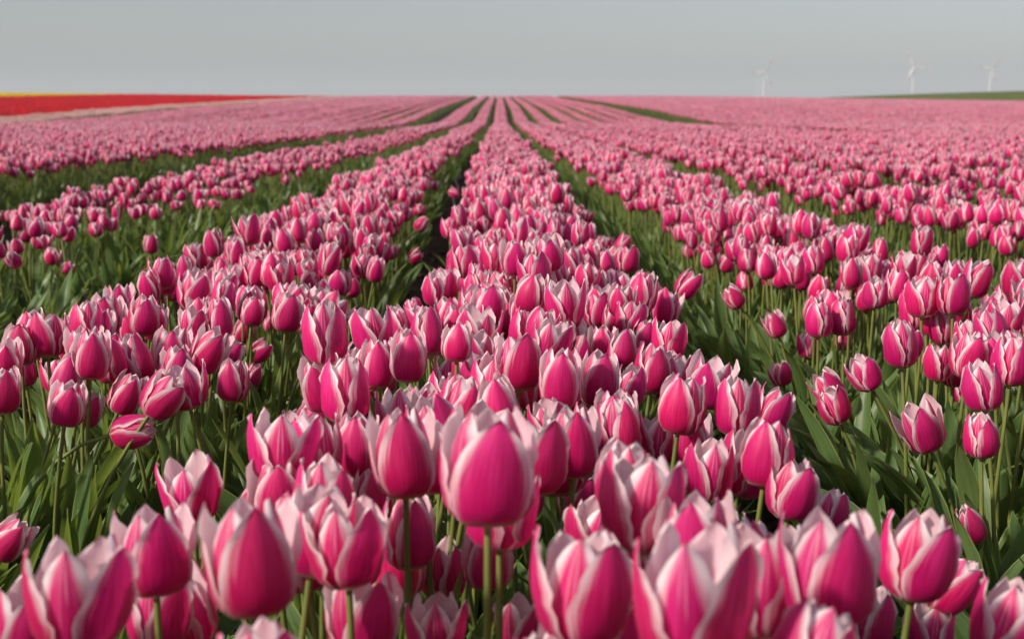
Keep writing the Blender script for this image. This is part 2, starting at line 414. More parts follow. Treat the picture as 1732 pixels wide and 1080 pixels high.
# ------------------------------------------------------------------ the tulips one can point to: picture point, height of the cup in the picture, lean to the side (degrees), which petal faces us, how open
A, B_ = 0.0, math.pi / 3        # a petal / a notch faces the viewer
HEROES = [
 (825, 788, 202, 0, 0.05, 7, 'tallest blurred pink tulip in the very middle of the front', 'the tallest blurred middle tulip'),
 (683, 767, 150, -2, 0.25, 8, 'pink tulip on a bare straight stem left of the tallest front flower', 'the bare-stemmed tulip by the tallest'),
 (948, 641, 102, 0, -0.05, 7, 'broad pink tulip at the heart of the middle bed, one petal facing front', 'the broad central tulip'),
 (1012, 640, 96, 3, 0.1, 2, 'pink tulip pressed against the right side of the broad central tulip', 'the twin of the broad central tulip'),
 (551, 563, 108, 0, B_, 4, 'tall pink tulip standing clear at the furrow edge of the middle bed', 'the tall furrow-edge tulip'),
 (425, 938, 208, 0, 0.5, 8, 'large blurred open pink tulip at the lower left of the middle bed', 'the large blurred lower-left tulip'),
 (1085, 850, 170, 4, B_ - 0.2, 9, 'pink tulip with a deep V notch right of the front centre', 'the deep-notched front tulip'),
 (1403, 962, 196, 3, 0.35, 8, 'big blurred pink tulip near the bottom right, petals parting', 'the big blurred bottom-right tulip'),
 (1552, 940, 152, 6, 0.3, 7, 'big pink tulip rightmost of the front flowers, beside green leaves', 'the rightmost big front tulip'),
 (1172, 1010, 235, 0, 0.7, 10, 'most blurred wide open pink tulip cut by the bottom edge', 'the most blurred bottom tulip'),
 (132, 1000, 196, 0, B_, 10, 'wide open blurred pink tulip in the lower left corner area', 'the wide open lower-left tulip'),
 (262, 928, 158, 0, 0.6, 8, 'blurred reddish pink tulip between the two big lower-left flowers', 'the reddish lower-left tulip'),
 (322, 828, 112, -3, 0.9, 11, 'pink tulip with three splayed petals alone before the left foliage', 'the three-petalled splayed tulip'),
 (476, 752, 128, 3, B_, 10, 'wide open pale pink tulip at the left edge of the middle bed', 'the wide open pale tulip'),
 (470, 832, 120, 0, 0.2, 9, 'pale pink tulip peeping over the large blurred lower-left flower', 'the peeping pale tulip'),
 (586, 660, 112, 2, B_, 4, 'two-petalled looking pink tulip below the tall furrow-edge flower', 'the notched tulip below the furrow-edge one'),
 (690, 600, 92, 0, 0.1, 2, 'dark closed pink tulip amid the middle bed', 'the dark closed tulip'),
 (640, 615, 82, 0, 0.1, 4, 'pink tulip touching the left side of the dark closed tulip', 'the neighbour of the dark tulip'),
 (876, 610, 102, 0, 0.3, 3, 'slim pink tulip on a visible green stem above the tallest flower', 'the slim stem-showing tulip'),
 (826, 514, 72, 0, 0.05, 3, 'small round pink tulip raised above the flowers of the middle bed', 'the small raised round tulip'),
 (1340, 825, 108, 8, 0.15, 7, 'pink tulip leaning out to the right edge of the middle bed', 'the right-edge leaning tulip'),
 (1200, 795, 104, 4, B_, 8, 'pink tulip with an outward right petal near the right of the middle bed', 'the flared-petal tulip'),
 (1298, 768, 112, 6, B_ + 0.3, 5, 'stout pink tulip just behind the right-edge leaning one', 'the stout right-edge tulip'),
 (1246, 684, 106, 0, B_, 2, 'slender upright pink tulip rising at the right edge of the middle bed', 'the slender right-edge tulip'),
 (1112, 740, 92, 0, B_, 9, 'streaky white and pink tulip right of the centre', 'the streaky tulip'),
 (1166, 742, 92, 2, 0.0, 8, 'pink tulip with a shadowed front petal right of the streaky tulip', 'the shadow-crossed tulip'),
 (1048, 725, 98, -4, 0.5, 4, 'plump pink tulip leaning left beside the streaky tulip', 'the plump left-leaning tulip'),
 (968, 748, 120, 0, 0.3, 8, 'pink tulip whose petals open to the right of the tallest flower', 'the open tulip right of the tallest'),
 (907, 770, 135, 3, 0.4, 3, 'closed pink tulip half hidden behind the tallest front flower', 'the half hidden closed tulip'),
 (604, 752, 110, 0, -0.2, 2, 'narrow pink tulip half hidden at the left of the bare-stemmed one', 'the narrow half hidden tulip'),
 (628, 838, 105, -4, 0.4, 0, 'plain deep pink closed bud below the narrow half hidden tulip', 'the deep pink closed bud'),
 (692, 900, 124, 0, 0.5, 4, 'pink tulip crossed by the bare straight stem', 'the tulip behind the bare stem'),
 (826, 938, 116, 0, 0.0, 3, 'pink tulip crossed by the thick stem of the tallest flower', 'the tulip behind the thick stem'),
 (985, 990, 200, 0, 0.5, 9, 'large pink tulip with crowded petals low right of the centre', 'the large crowded-petal tulip'),
 (612, 1040, 140, 0, 0.4, 10, 'blurred pale pink tulip at the bottom, left of the centre', 'the pale bottom tulip left of centre'),
 (748, 965, 100, -4, 0.8, 6, 'small pink tulip tucked between the two crossed by stems', 'the tucked-in small tulip'),
 (735, 1060, 112, 0, B_, 10, 'pale open pink tulip at the bottom edge under the tallest flower', 'the pale bottom-edge tulip'),
 (885, 1055, 110, 0, 0.3, 10, 'whitish open pink tulip at the bottom edge right of the thick stem', 'the whitish bottom-edge tulip'),
 (1275, 985, 185, 3, B_, 7, 'tall blurred pink tulip between the two biggest at the bottom right', 'the tall in-between tulip'),
 (1640, 886, 70, -26, 0.2, 1, 'small closed pink bud leaning left over dark leaves near the right edge', 'the small closed bud on the right'),
 (1659, 735, 80, -4, 0.35, 5, 'lone pink tulip hanging low before the green foliage at the right', 'the lone low tulip on the right'),
 (226, 727, 76, 78, 0.5, 2, 'pink tulip lying sideways with its pale base turned to us', 'the sideways tulip'),
 (114, 680, 82, 10, 0.2, 7, 'open pink tulip on a bowed stem in the left bed', 'the bowed open tulip'),
 (216, 664, 76, 28, 0.3, 4, 'pink tulip tilted to the right just above the sideways one', 'the tilted tulip above the sideways one'),
 (276, 668, 84, 36, 0.5, 7, 'reddish pink tulip tipping over towards the left furrow', 'the tipping reddish tulip'),
 (354, 592, 80, 32, 0.4, 8, 'open pink tulip leaning far out over the left furrow', 'the furrow-leaning open tulip'),
 (388, 598, 64, 34, 0.2, 3, 'pink tulip behind the open one that leans over the left furrow', 'the partner of the furrow-leaning tulip'),
 (428, 634, 46, 22, 0.6, 1, 'small pink bud hanging lowest in the left furrow', 'the lowest furrow bud'),
 (440, 594, 46, 44, 0.3, 3, 'small pink tulip bent right above the lowest furrow bud', 'the bent furrow tulip'),
 (460, 543, 38, 12, 0.3, 2, 'small closed pink tulip nodding over the left furrow', 'the nodding furrow tulip'),
 (415, 556, 48, 24, 0.3, 4, 'small pink tulip on a slanting stem at the furrow side of the left bed', 'the slant-stemmed tulip'),
 (36, 582, 72, 0, 0.0, 3, 'upright pink tulip at the left picture edge, one petal facing us', 'the upright left-margin tulip'),
 (155, 600, 84, 6, 0.4, 4, 'stout pink tulip among stems in the left bed', 'the stout left-bed tulip'),
 (96, 634, 62, -3, B_, 9, 'splayed pink tulip above the bowed open one', 'the splayed left-bed tulip'),
 (244, 533, 70, 6, 0.5, 5, 'large-looking pink tulip with a bent stem in the left bed', 'the bent-stem left-bed tulip'),
 (262, 545, 62, 10, 0.2, 2, 'darker pink tulip behind the bent-stem flower of the left bed', 'the darker left-bed tulip'),
 (18, 912, 80, 42, 0.2, 4, 'pink tulip poking in at the left picture edge, pointing right', 'the left-edge poking tulip'),
 (5, 660, 80, 4, 0.6, 4, 'pink tulip cut by the left picture edge above the bowed one', 'the cut left-edge tulip'),
 (152, 690, 64, 20, 0.3, 2, 'plain pink tulip half hidden right of the bowed open one', 'the plain half hidden left-bed tulip'),
 (1460, 630, 66, -30, 0.4, 7, 'pink tulip leaning left on a pale slanting stem in the right furrow', 'the left-leaning right-furrow tulip'),
 (1320, 630, 46, -16, 0.5, 9, 'small open pink tulip on an arched stem low in the right furrow', 'the arched-stem tulip'),
 (1164, 480, 52, 34, 0.3, 3, 'pink tulip tipped right across the furrow beside the middle bed', 'the tipped right-furrow tulip'),
 (1240, 502, 44, -36, 0.3, 4, 'pink tulip tipped left across the right furrow', 'the left-tipped right-furrow tulip'),
 (1310, 548, 48, -20, 0.3, 8, 'pink tulip leaning left at the front of the right bed', 'the front-left right-bed tulip'),
 (1365, 583, 44, -4, 0.9, 7, 'dark small pink tulip low in the right bed', 'the dark low right-bed tulip'),
 (1425, 572, 42, 0, 0.2, 1, 'dark round pink bud behind a stem in the right bed', 'the round right-bed bud'),
 (1385, 540, 62, 0, B_, 5, 'upright pink tulip with a pale notch in the right bed', 'the pale-notched right-bed tulip'),
 (1524, 582, 80, -5, B_, 4, 'wide pink tulip with three ribs foremost in the right bed', 'the wide foremost right-bed tulip'),
 (1588, 612, 66, 3, B_, 9, 'open pink tulip right of the wide foremost one in the right bed', 'the open right-bed tulip'),
 (1638, 600, 78, 4, 0.0, 7, 'speckled pink tulip with one round petal facing us in the right bed', 'the speckled right-bed tulip'),
 (1612, 497, 72, 0, 0.3, 3, 'tallest dark pink tulip standing out of the right bed', 'the tallest right-bed tulip'),
 (1516, 480, 58, 0, 0.2, 2, 'pink closed tulip high left of the tallest in the right bed', 'the high closed right-bed tulip'),
 (1560, 502, 70, 0, B_, 8, 'notched pink tulip between the two highest of the right bed', 'the notched right-bed tulip'),
 (1470, 455, 52, 2, B_, 8, 'open pink tulip at the back left of the right bed cluster', 'the back-left right-bed tulip'),
 (1712, 612, 82, 4, 0.5, 4, 'pink tulip cut by the right picture edge in the right bed', 'the cut right-edge tulip'),
 (1632, 660, 48, -2, 0.5, 9, 'pale pink tulip half hidden low among right-bed stems', 'the pale low right-bed tulip'),
 (1705, 1055, 150, 10, 0.4, 7, 'blurred pink tulip cut by the bottom right corner', 'the corner tulip'),
 (1608, 982, 112, 28, 0.3, 9, 'streaked pink tulip leaning right behind the rightmost big one', 'the streaked leaning tulip'),
 (1470, 1040, 110, 8, 0.5, 8, 'pink tulip at the bottom between the big blurred ones on the right', 'the bottom in-between tulip'),
 (1572, 1062, 104, 4, B_, 8, 'open pink tulip at the bottom edge below the rightmost big flower', 'the bottom-edge right tulip'),
 (1400, 868, 84, 0, 0.6, 9, 'streaky pink tulip peeping above the big blurred bottom-right one', 'the streaky peeping tulip'),
 (1490, 896, 60, 3, 0.3, 8, 'small pink tulip between the two big ones at the bottom right', 'the small wedged tulip'),
 (268, 1032, 132, 0, 0.8, 7, 'glowing red pink tulip at the bottom near bare dark soil', 'the glowing bottom tulip'),
 (40, 1050, 150, 0, 0.4, 10, 'very blurred pale tulip in the bottom left corner', 'the bottom-left corner tulip'),
 (980, 840, 90, 0, 0.2, 10, 'small pale pink tulip between the tallest and the deep-notched one', 'the small pale tulip'),
 (1310, 690, 78, 26, 0.3, 8, 'streaked pink tulip leaning right out of the middle bed', 'the streaked right-leaning tulip'),
 (1010, 522, 62, 0, 0.5, 3, 'upright pink tulip with two petals in view right of the small raised one', 'the upright two-petal tulip'),
 (1062, 436, 50, 4, 0.3, 3, 'small dark pink tulip raised at the right rim of the middle bed', 'the raised right-rim tulip'),
 (858, 391, 30, 0, 0.1, 1, 'tiny dark pink bud standing over the far middle bed', 'the tiny far bud'),
 (255, 412, 34, 0, 0.4, 3, 'lone small pink tulip raised at the far side of the left bed', 'the raised far left-bed tulip'),
 (1588, 434, 42, 2, 0.2, 3, 'pink tulip raised above the back of the right bed', 'the raised back right-bed tulip'),
]
taken = []      # (px, py, half height, depth, head position)
heroes = []
rng = random.Random(5)
for (px, py, hp, lean, spin, form, label, ref) in HEROES:
    d_size = F * 0.073 / hp
    d_plane = 0.345 * F / max(py - 195, 60)
    d = d_size ** 0.6 * d_plane ** 0.4
    H = min(max(hp * d / F, 0.056), 0.096); d = F * H / hp
    c = at_pixel(px, py, d)
    lr = R(lean); ax = Vector((math.sin(lr), 0.05 - 0.12 * abs(math.sin(lr)) + rng.uniform(-0.05, 0.05), math.cos(lr))).normalized()
    size = H / 0.0725
    head = c - ax * H * 0.5
    gz0 = soil_z(head.x, head.y); hgt = head.z - gz0
    off = ax.x * max(hgt, 0.15) * 0.55 + rng.uniform(-0.02, 0.02)
    bx, by = head.x - off, head.y + rng.uniform(-0.01, 0.05)
    base = (bx, by, soil_z(bx, by))
    heroes.append((head, ax, spin + rng.uniform(-0.06, 0.06), form, size, base, label, ref, (px, py)))
    taken.append((px, py, hp * 0.5, d, head))

# ------------------------------------------------------------------ all other tulips of the near beds
cand = []       # head, ax, spin, form, size, base, lean_out, depth, (px,py)
rng = random.Random(21)
def density(i, d):
    if i == -2: return 0.62
    return 1.0
BEDH = {-2: -0.05, -3: -0.02, 1: -0.01, -1: -0.01}
Y0, Y1, Y2 = 0.62, 9.5, 28.0
for i in range(-9, 10):
    y = Y0
    while y < Y1:
        xc = bed_c(i, y)
        if abs(xc) - 0.45 > 0.42 * y + 1.1: y += 0.085; continue
        nk = 7 if i in (-2, 0) else 6
        for k in range(nk):
            if rng.random() > (0.97 if y < 2 or i == 0 else 0.88) * density(i, y): continue
            q = -1 + (k + 0.5) * 2 / nk + rng.uniform(-0.17, 0.17)
            bx = xc + q * (bed_w(i) * 0.5 - 0.05) + 0.012 * math.sin(y * 2.1 + i); by = y + rng.uniform(-0.045, 0.045)
            if y > 2.6 and ((i == -1 and q > 0.5) or (i == 0 and q < -0.5)): bx += 0.012 * (1 if i == 0 else -1)      # a bare furrow here
            if i != 0 and by < (1.72 if i == -1 else 1.85): continue      # these beds begin with leaves only
            bz = soil_z(bx, by)
            lo = (abs(q) > 0.66) * (1 if q > 0 else -1)
            hg = 0.43 + rng.gauss(0, 0.027) - 0.05 * max(0, abs(q) - 0.5) + BEDH.get(i, 0)
            ln = rng.gauss(2, 7.5 if y < 2.4 else 5) + lo * abs(rng.gauss(3, 5 if y < 2.8 else 2))
            if lo and rng.random() < ((0.08 if i == 0 else (0.30 if q * i < 0 else 0.12)) if y < 2.9 else (0.12 if i == -1 and y < 5.5 else 0.015)): ln += lo * rng.uniform(15, 40); hg -= rng.uniform(0.03, 0.10)
            lr = R(ln); ax = Vector((math.sin(lr), rng.gauss(0.03, 0.09), math.cos(lr))).normalized()
            head = Vector((bx + math.sin(lr) * hg * 0.5, by + ax.y * hg * 0.3, bz + hg - 0.036))
            if i == 0 and by < 2.2 and not -0.27 < head.x < 0.295: continue      # the near end of the middle bed has clean edges
            size = min(max(rng.gauss(0.96, 0.09), 0.72), 1.18)
            px, py, dd = project(head + ax * 0.036 * size)
            if dd < 0.45: continue
            ok = True
            for (hx, hy, hh, hd, hpnt) in taken:
                if (hpnt - head).length < 0.042: ok = False; break
                mine = F * 0.036 * size / dd
                if dd < hd + 0.01 and abs(px - hx) < (mine + hh) * 0.42 and abs(py - hy) < (mine + hh) * 0.58: ok = False; break
                if dd < hd and abs(px - hx) < 0.3 * mine + 4 and hy < py < hy + hh * 1.3 and hd < 1.25: ok = False; break
            if not ok: continue
            form = rng.randrange(20)
            cand.append((head, ax, rng.uniform(0, 2.1), form, size, (bx, by, bz), lo, dd, (px, py)))
        y += 0.076 if i == 0 else 0.085
in_view = sorted([c for c in cand if -30 < c[8][0] < PW + 30 and c[8][1] < PH + 60], key=lambda c: c[7])
single = in_view[:300 - len(heroes)]; sset = set(id(c) for c in single)
rest = [c for c in cand if id(c) not in sset]

# labels of the others: by the nearest named flower and the side they stand on
WORDS = ['right of', 'above and right of', 'straight above', 'above and left of', 'left of', 'below and left of', 'straight below', 'below and right of']
slots = []
for si, c in enumerate(single):
    for hi, h in enumerate(heroes):
        dx, dy = c[8][0] - h[8][0], h[8][1] - c[8][1]
        slots.append((math.hypot(dx, dy), si, hi, int(round(math.atan2(dy, dx) / (math.pi / 4))) % 8))
slots.sort(); used = set(); lab = {}
ORD = ['nearest', 'second', 'third', 'fourth', 'fifth', 'sixth', 'seventh', 'eighth']
rank = {}
for dist, si, hi, sec in slots:
    r = rank.get((hi, sec), 0); rank[(hi, sec)] = r + 1
    if si in lab or r >= 7: continue
    lab[si] = 'pink tulip, %s %s %s' % (ORD[r] + ' one', WORDS[sec], heroes[hi][7])
rng = random.Random(77)
for (head, ax, spin, form, size, base, label, ref, pp) in heroes:
    make_tulip(head, ax, spin, form, size, base, label, 'pink tulips of the near beds', rng, 1 if ax.x > 0.2 else (-1 if ax.x < -0.2 else 0))
for si, c in enumerate(single):
    q = c[7]; bedn = 0 if -0.25 < c[5][0] < 0.42 else (1 if 0.42 < c[5][0] < 1.3 else (-1 if -0.95 < c[5][0] < -0.25 else 5))
    bed = {0: 'the middle bed', -1: 'the bed left of the middle', 1: 'the bed right of the middle'}.get(bedn, 'an outer bed')
    l = lab.get(si) or ('pink white-edged tulip standing in the crowd of %s' % bed)
    make_tulip(c[0], c[1], c[2], c[3], c[4], c[5], l, 'pink tulips of the near beds', rng, c[6])

# ------------------------------------------------------------------ masses: one object each, instanced on points
def scatter(name, pts, idx, rot, scl, protos, label, cat):
    """pts n*3, idx n, rot n*3, scl n*3, protos list of meshes"""
    pc = bpy.data.collections.new(name + ' forms')
    for k, pm in enumerate(protos):
        pc.objects.link(bpy.data.objects.new('%s_form.%03d' % (name, k), pm))
    me = bpy.data.meshes.new(name); n = len(pts)
    me.vertices.add(n); me.vertices.foreach_set('co', np.asarray(pts, np.float32).ravel())
    a = me.attributes.new('pick', 'INT', 'POINT'); a.data.foreach_set('value', np.asarray(idx, np.int32))
    a = me.attributes.new('turn', 'FLOAT_VECTOR', 'POINT'); a.data.foreach_set('vector', np.asarray(rot, np.float32).ravel())
    a = me.attributes.new('size', 'FLOAT_VECTOR', 'POINT'); a.data.foreach_set('vector', np.asarray(scl, np.float32).ravel())
    me.update()
    o = obj(name, me); tag(o, label, cat, kind='stuff')
    ng = bpy.data.node_groups.new(name + ' scatter', 'GeometryNodeTree')
    ng.interface.new_socket('Geometry', in_out='INPUT', socket_type='NodeSocketGeometry'); ng.interface.new_socket('Geometry', in_out='OUTPUT', socket_type='NodeSocketGeometry')
    N = ng.nodes.new; L = ng.links.new
    gi, go = N('NodeGroupInput'), N('NodeGroupOutput')
    ci = N('GeometryNodeCollectionInfo'); ci.inputs['Collection'].default_value = pc; ci.inputs['Separate Children'].default_value = True; ci.inputs['Reset Children'].default_value = True
    ip = N('GeometryNodeInstanceOnPoints'); ip.inputs['Pick Instance'].default_value = True
    def attr(nm, ty):
        q = N('GeometryNodeInputNamedAttribute'); q.data_type = ty; q.inputs['Name'].default_value = nm; return q.outputs[0]
    L(gi.outputs[0], ip.inputs['Points']); L(ci.outputs[0], ip.inputs['Instance']); L(attr('pick', 'INT'), ip.inputs['Instance Index'])
    e2r = N('FunctionNodeEulerToRotation'); L(attr('turn', 'FLOAT_VECTOR'), e2r.inputs[0]); L(e2r.outputs[0], ip.inputs['Rotation'])
    L(attr('size', 'FLOAT_VECTOR'), ip.inputs['Scale']); L(ip.outputs[0], go.inputs[0])
    md = o.modifiers.new('scatter', 'NODES'); md.node_group = ng
    return o

def add_flower(mb, rng, form, M, nu, nv, mo, mi_):
    for inner in (True, False):
        for k in range(3):
            P, UV = petal_grid(rng, form, k, inner, nu, nv); mb.grid(P, UV, mi_ if inner else mo, M)

def whole_tulip(seed, form, lean, nu, nv, nl, lnv, leanl=0.0):
    rng = random.Random(seed); mb = MB(); hg = 0.40
    lr = R(lean); ax = Vector((math.sin(lr), rng.gauss(0, 0.07), math.cos(lr))).normalized()
    head = Vector((math.sin(lr) * hg * 0.5, 0, hg - 0.12 * abs(math.sin(lr))))
    pts = stem_points((0, 0, -0.01), head, ax, 7); mb.tube(pts, 0.0033, 5, 2)
    q = Vector((0, 0, 1)).rotation_difference(ax)
    M = Matrix.Translation(head) @ q.to_matrix().to_4x4() @ Matrix.Rotation(rng.uniform(0, 2), 4, 'Z')
    add_flower(mb, rng, form, M, nu, nv, 0, 1)
    for k in range(nl):
        P, UV = leaf_grid(rng, 2 if lnv < 7 else 4, lnv, up=rng.uniform(0.1, 0.65))
        a = rng.uniform(0, 6.28) if rng.random() > abs(leanl) else rng.uniform(-1, 1)
        mb.grid(P, UV, 3, Matrix.Rotation(a, 4, 'Z') @ Matrix.Rotation(rng.uniform(-0.1, 0.2), 4, 'Y'))
    return mb.mesh('tulips', [M_OUT, M_INN, M_STEM, M_LEAF])

protos = []
for q in range(14): protos.append(whole_tulip(500 + q, FORMS[q % 12], random.Random(q).gauss(0, 6), 6, 8, 3, 9))
for q in range(4): protos.append(whole_tulip(520 + q, FORMS[2 + q], 28 + 8 * q, 6, 8, 4, 9, 0.8))       # tipped over towards +x
NB = len(protos)
for q in range(10): protos.append(whole_tulip(540 + q, FORMS[q % 12], random.Random(q).gauss(0, 7), 4, 5, 3, 5))
NC = len(protos)
def bed_piece(seed, n, mo, mi_, nu=2, nv=4, leafn=70):
    """one metre of a far bed"""
    rng = random.Random(seed); mb = MB()
    for k in range(n):
        x = rng.uniform(-1, 1) * 0.225; y = rng.uniform(-0.5, 0.5); z = 0.41 + rng.gauss(0, 0.025) - 0.3 * max(0, abs(x) - 0.2)
        M = Matrix.Translation((x, y, z)) @ Euler((rng.gauss(0, 0.14), rng.gauss(0, 0.14) + x * 0.5, rng.uniform(0, 6))).to_matrix().to_4x4()
        add_flower(mb, rng, rng.choice((0, 0, 1, 1)), M, nu, nv, mo, mi_)
        if k % 3 == 0: mb.tube([(x * 0.9, y, 0), (x, y, z)], 0.004, 3, 2)
    for k in range(leafn):
        x = rng.uniform(-1, 1) * 0.24; y = rng.uniform(-0.5, 0.5); P, UV = leaf_grid(rng, 1, 3, L=rng.uniform(0.24, 0.36))
        mb.grid(P, UV, 3, Matrix.Translation((x, y, 0)) @ Matrix.Rotation(rng.uniform(0, 6.28), 4, 'Z'))
    return mb.mesh('bed', [mo_m, mi_m, M_STEM, M_LEAF]) if False else mb
for q in range(6): protos.append(bed_piece(600 + q, 44, 0, 1).mesh('tulips', [M_OUT, M_INN, M_STEM, M_LEAF]))
ND = len(protos)

pts, pick, rot, scl = [], [], [], []
rng = random.Random(31)
for c in rest:
    head, ax, spin, form, size, base, lo, dd, pp = c
    tip = abs(ax.x) > 0.33
    pts.append(base); s_ = (head.z - base[2] + (0.06 if tip else 0)) / 0.40
    if tip: pick.append(14 + rng.randrange(4)); rot.append((0, 0, (0 if ax.x > 0 else math.pi) + rng.uniform(-0.3, 0.3)))
    else: pick.append(rng.randrange(14)); rot.append((-ax.y * 0.5, ax.x * 0.7, rng.uniform(0, 6.28)))
    scl.append((size, size, s_))
for i in range(-18, 20):          # the middle distance
    y = Y1
    while y < Y2:
        xc = bed_c(i, y)
        if abs(xc) - 0.5 > 0.5 * y + 1.5: y += 0.09; continue
        for k in range(6):
            if rng.random() > 0.90 * density(i, y): continue
            q = -1 + (k + 0.5) / 3 + rng.uniform(-0.17, 0.17)
            bx = xc + q * (bed_w(i) * 0.5 - 0.045); by = y + rng.uniform(-0.05, 0.05)
            pts.append((bx, by, soil_z(bx, by))); pick.append(NB + rng.randrange(10)); sz = rng.gauss(1.0, 0.07)
            rot.append((rng.gauss(0, 0.06), rng.gauss(0.03, 0.07) + (0.06 * q if abs(q) > 0.6 else 0), rng.uniform(0, 6.28)))
            scl.append((sz, sz, rng.gauss(1.02, 0.055) + BEDH.get(i, 0) * 2))
        y += 0.09
LANE = (8, 9)                        # a grassy lane takes the place of a bed
LEFT_EDGE = -19                    # last pink bed on that side
for i in range(LEFT_EDGE, 165):    # far beds, metre by metre, over the crest
    if i in LANE: continue
    wf = random.Random(i * 7 + 1).uniform(1.1, 1.6) if abs(i) > 8 else bed_w(i) / 0.53
    if i in (4, 7, -4, -5, -8, -11, -15, 5, 12): wf = 0.75
    y = Y2
    while y < 226:
        xc = bed_c(i, y)
        if abs(xc) < 0.6 * y + 5:
            pts.append((xc + rng.gauss(0, 0.015), y + 0.5, float(ground_z(xc, y + 0.5)))); pick.append(NC + rng.randrange(6))
            rot.append((math.atan(float(ground_z(xc, y + 1) - ground_z(xc, y))), 0, 0 if rng.random() < 0.5 else math.pi)); scl.append((wf * rng.uniform(0.95, 1.05), 1.06, rng.uniform(0.97, 1.05)))
        y += 1.0
scatter('tulips', pts, pick, rot, scl, protos, 'mass of pink tulips filling the beds from the middle distance to the horizon', 'tulips')

def far_field(name, x0, x1, y0, y1, mat, label, seed):
    pr = [bed_piece(seed + q, 44, 0, 0).mesh(name, [mat, mat, M_STEM, M_LEAF]) for q in range(3)]
    P, I, Ro, Sc = [], [], [], []; rg = random.Random(seed); x = x0
    while x < x1:
        y = y0
        while y < y1:
            if abs(x) < 0.75 * y + 8 and rg.random() > 0.04:
                P.append((x, y, float(ground_z(x, y)))); I.append(rg.randrange(3)); Ro.append((0, 0, rg.choice((0, math.pi)))); Sc.append((1.12, 1.06, rg.uniform(0.9, 1.05)))
            y += 1.0
        x += SP
    scatter(name, P, I, Ro, Sc, pr, label, 'tulips')
far_field('pale_tulips', -21.6, -18.4, 40, 230, M_PAL, 'narrow band of pale pink tulips along the red field', 700)
far_field('red_tulips', -49, -21.7, 44, 236, M_RED, 'broad band of red tulips on the rise at the left', 720)
far_field('yellow_tulips', -104, -49.1, 100, 240, M_YEL, 'thin band of yellow tulips on the skyline at the left', 740)

# grass lane on the far slope and weedy strip beside the pale band
def tuft(seed):
    rg = random.Random(seed); mb = MB()
    for k in range(60):
        h = rg.uniform(0.08, 0.26); x, y = rg.uniform(-0.5, 0.5), rg.uniform(-0.5, 0.5); a = rg.uniform(0, 6.28); w = 0.008
        lx, ly = rg.gauss(0, 0.06), rg.gauss(0, 0.06); dx, dy = math.cos(a) * w, math.sin(a) * w
        mb.poly([(x - dx, y - dy, 0), (x + dx, y + dy, 0), (x + lx * 0.5 + dx * 0.7, y + ly * 0.5 + dy * 0.7, h * 0.6), (x + lx * 0.5 - dx * 0.7, y + ly * 0.5 - dy * 0.7, h * 0.6)])
        mb.poly([(x + lx * 0.5 - dx * 0.7, y + ly * 0.5 - dy * 0.7, h * 0.6), (x + lx * 0.5 + dx * 0.7, y + ly * 0.5 + dy * 0.7, h * 0.6), (x + lx, y + ly, h)])
    return mb.mesh('grass', [M_GRASS])
P, I, Ro, Sc = [], [], [], []; rg = random.Random(3)
for (xa, xb, ya, yb) in ((bed_c(8) - 0.42, bed_c(9) + 0.42, 14, 226), (-17.9, -17.3, 40, 226)):
    x = xa
    while x <= xb:
        y = ya
        while y < yb:
            P.append((x, y, float(ground_z(x, y)))); I.append(rg.randrange(3)); Ro.append((0, 0, rg.uniform(0, 6.28))); Sc.append((0.7, 0.9, rg.uniform(0.8, 1.3))); y += 0.7
        x += 0.42
scatter('grass', P, I, Ro, Sc, [tuft(k) for k in range(3)], 'grass growing along the lanes between the far tulip beds', 'grass')

# tulip leaves without flowers where the neighbouring beds begin, and along the flanks of the beds
lm = []
for k in range(10):
    rg = random.Random(1200 + k); mb = MB()
    for j in range(4):
        PP, UV = leaf_grid(rg, 4, 10, L=rg.uniform(0.20, 0.33)); a = rg.uniform(-1.3, 1.3)
        mb.grid(PP, UV, 0, Matrix.Rotation(a, 4, 'Z') @ Matrix.Rotation(rg.uniform(-0.15, 0.3), 4, 'Y') @ Matrix.Translation((0.006, 0, -0.005)))
    lm.append(mb.mesh('foliage', [M_LEAF]))
P, I, Ro, Sc = [], [], [], []; rg = random.Random(64)
for i in range(-5, 6):
    y = 0.45
    while y < 9:
        xc = bed_c(i, y); w = bed_w(i) * 0.5
        n_ = (11 if y < 1.8 else 3) if i != 0 else 1
        for k in range(n_):
            sd = rg.choice((-1, 1)); q = (rg.uniform(-1, 1) if y < 1.85 else sd * rg.uniform(0.75, 1.12))
            x = xc + q * w; yy = y + rg.uniform(-0.05, 0.05)
            if yy > 2.6 and ((i == -1 and q > 0) or (i == 0 and q < 0)): continue
            if abs(x) > 0.42 * yy + 1.3 or (i == 0 and abs(q) < 0.7): continue
            P.append((x, yy, soil_z(x, yy))); I.append(rg.randrange(10)); out_ = 0 if q > 0 else math.pi
            Ro.append((0, 0, out_ + rg.gauss(0, 0.9))); z_ = rg.uniform(0.8, 1.15); Sc.append((z_, z_, z_))
        y += 0.10
scatter('foliage', P, I, Ro, Sc, lm, 'dense green tulip leaves without flowers along the edges of the beds', 'leaves')

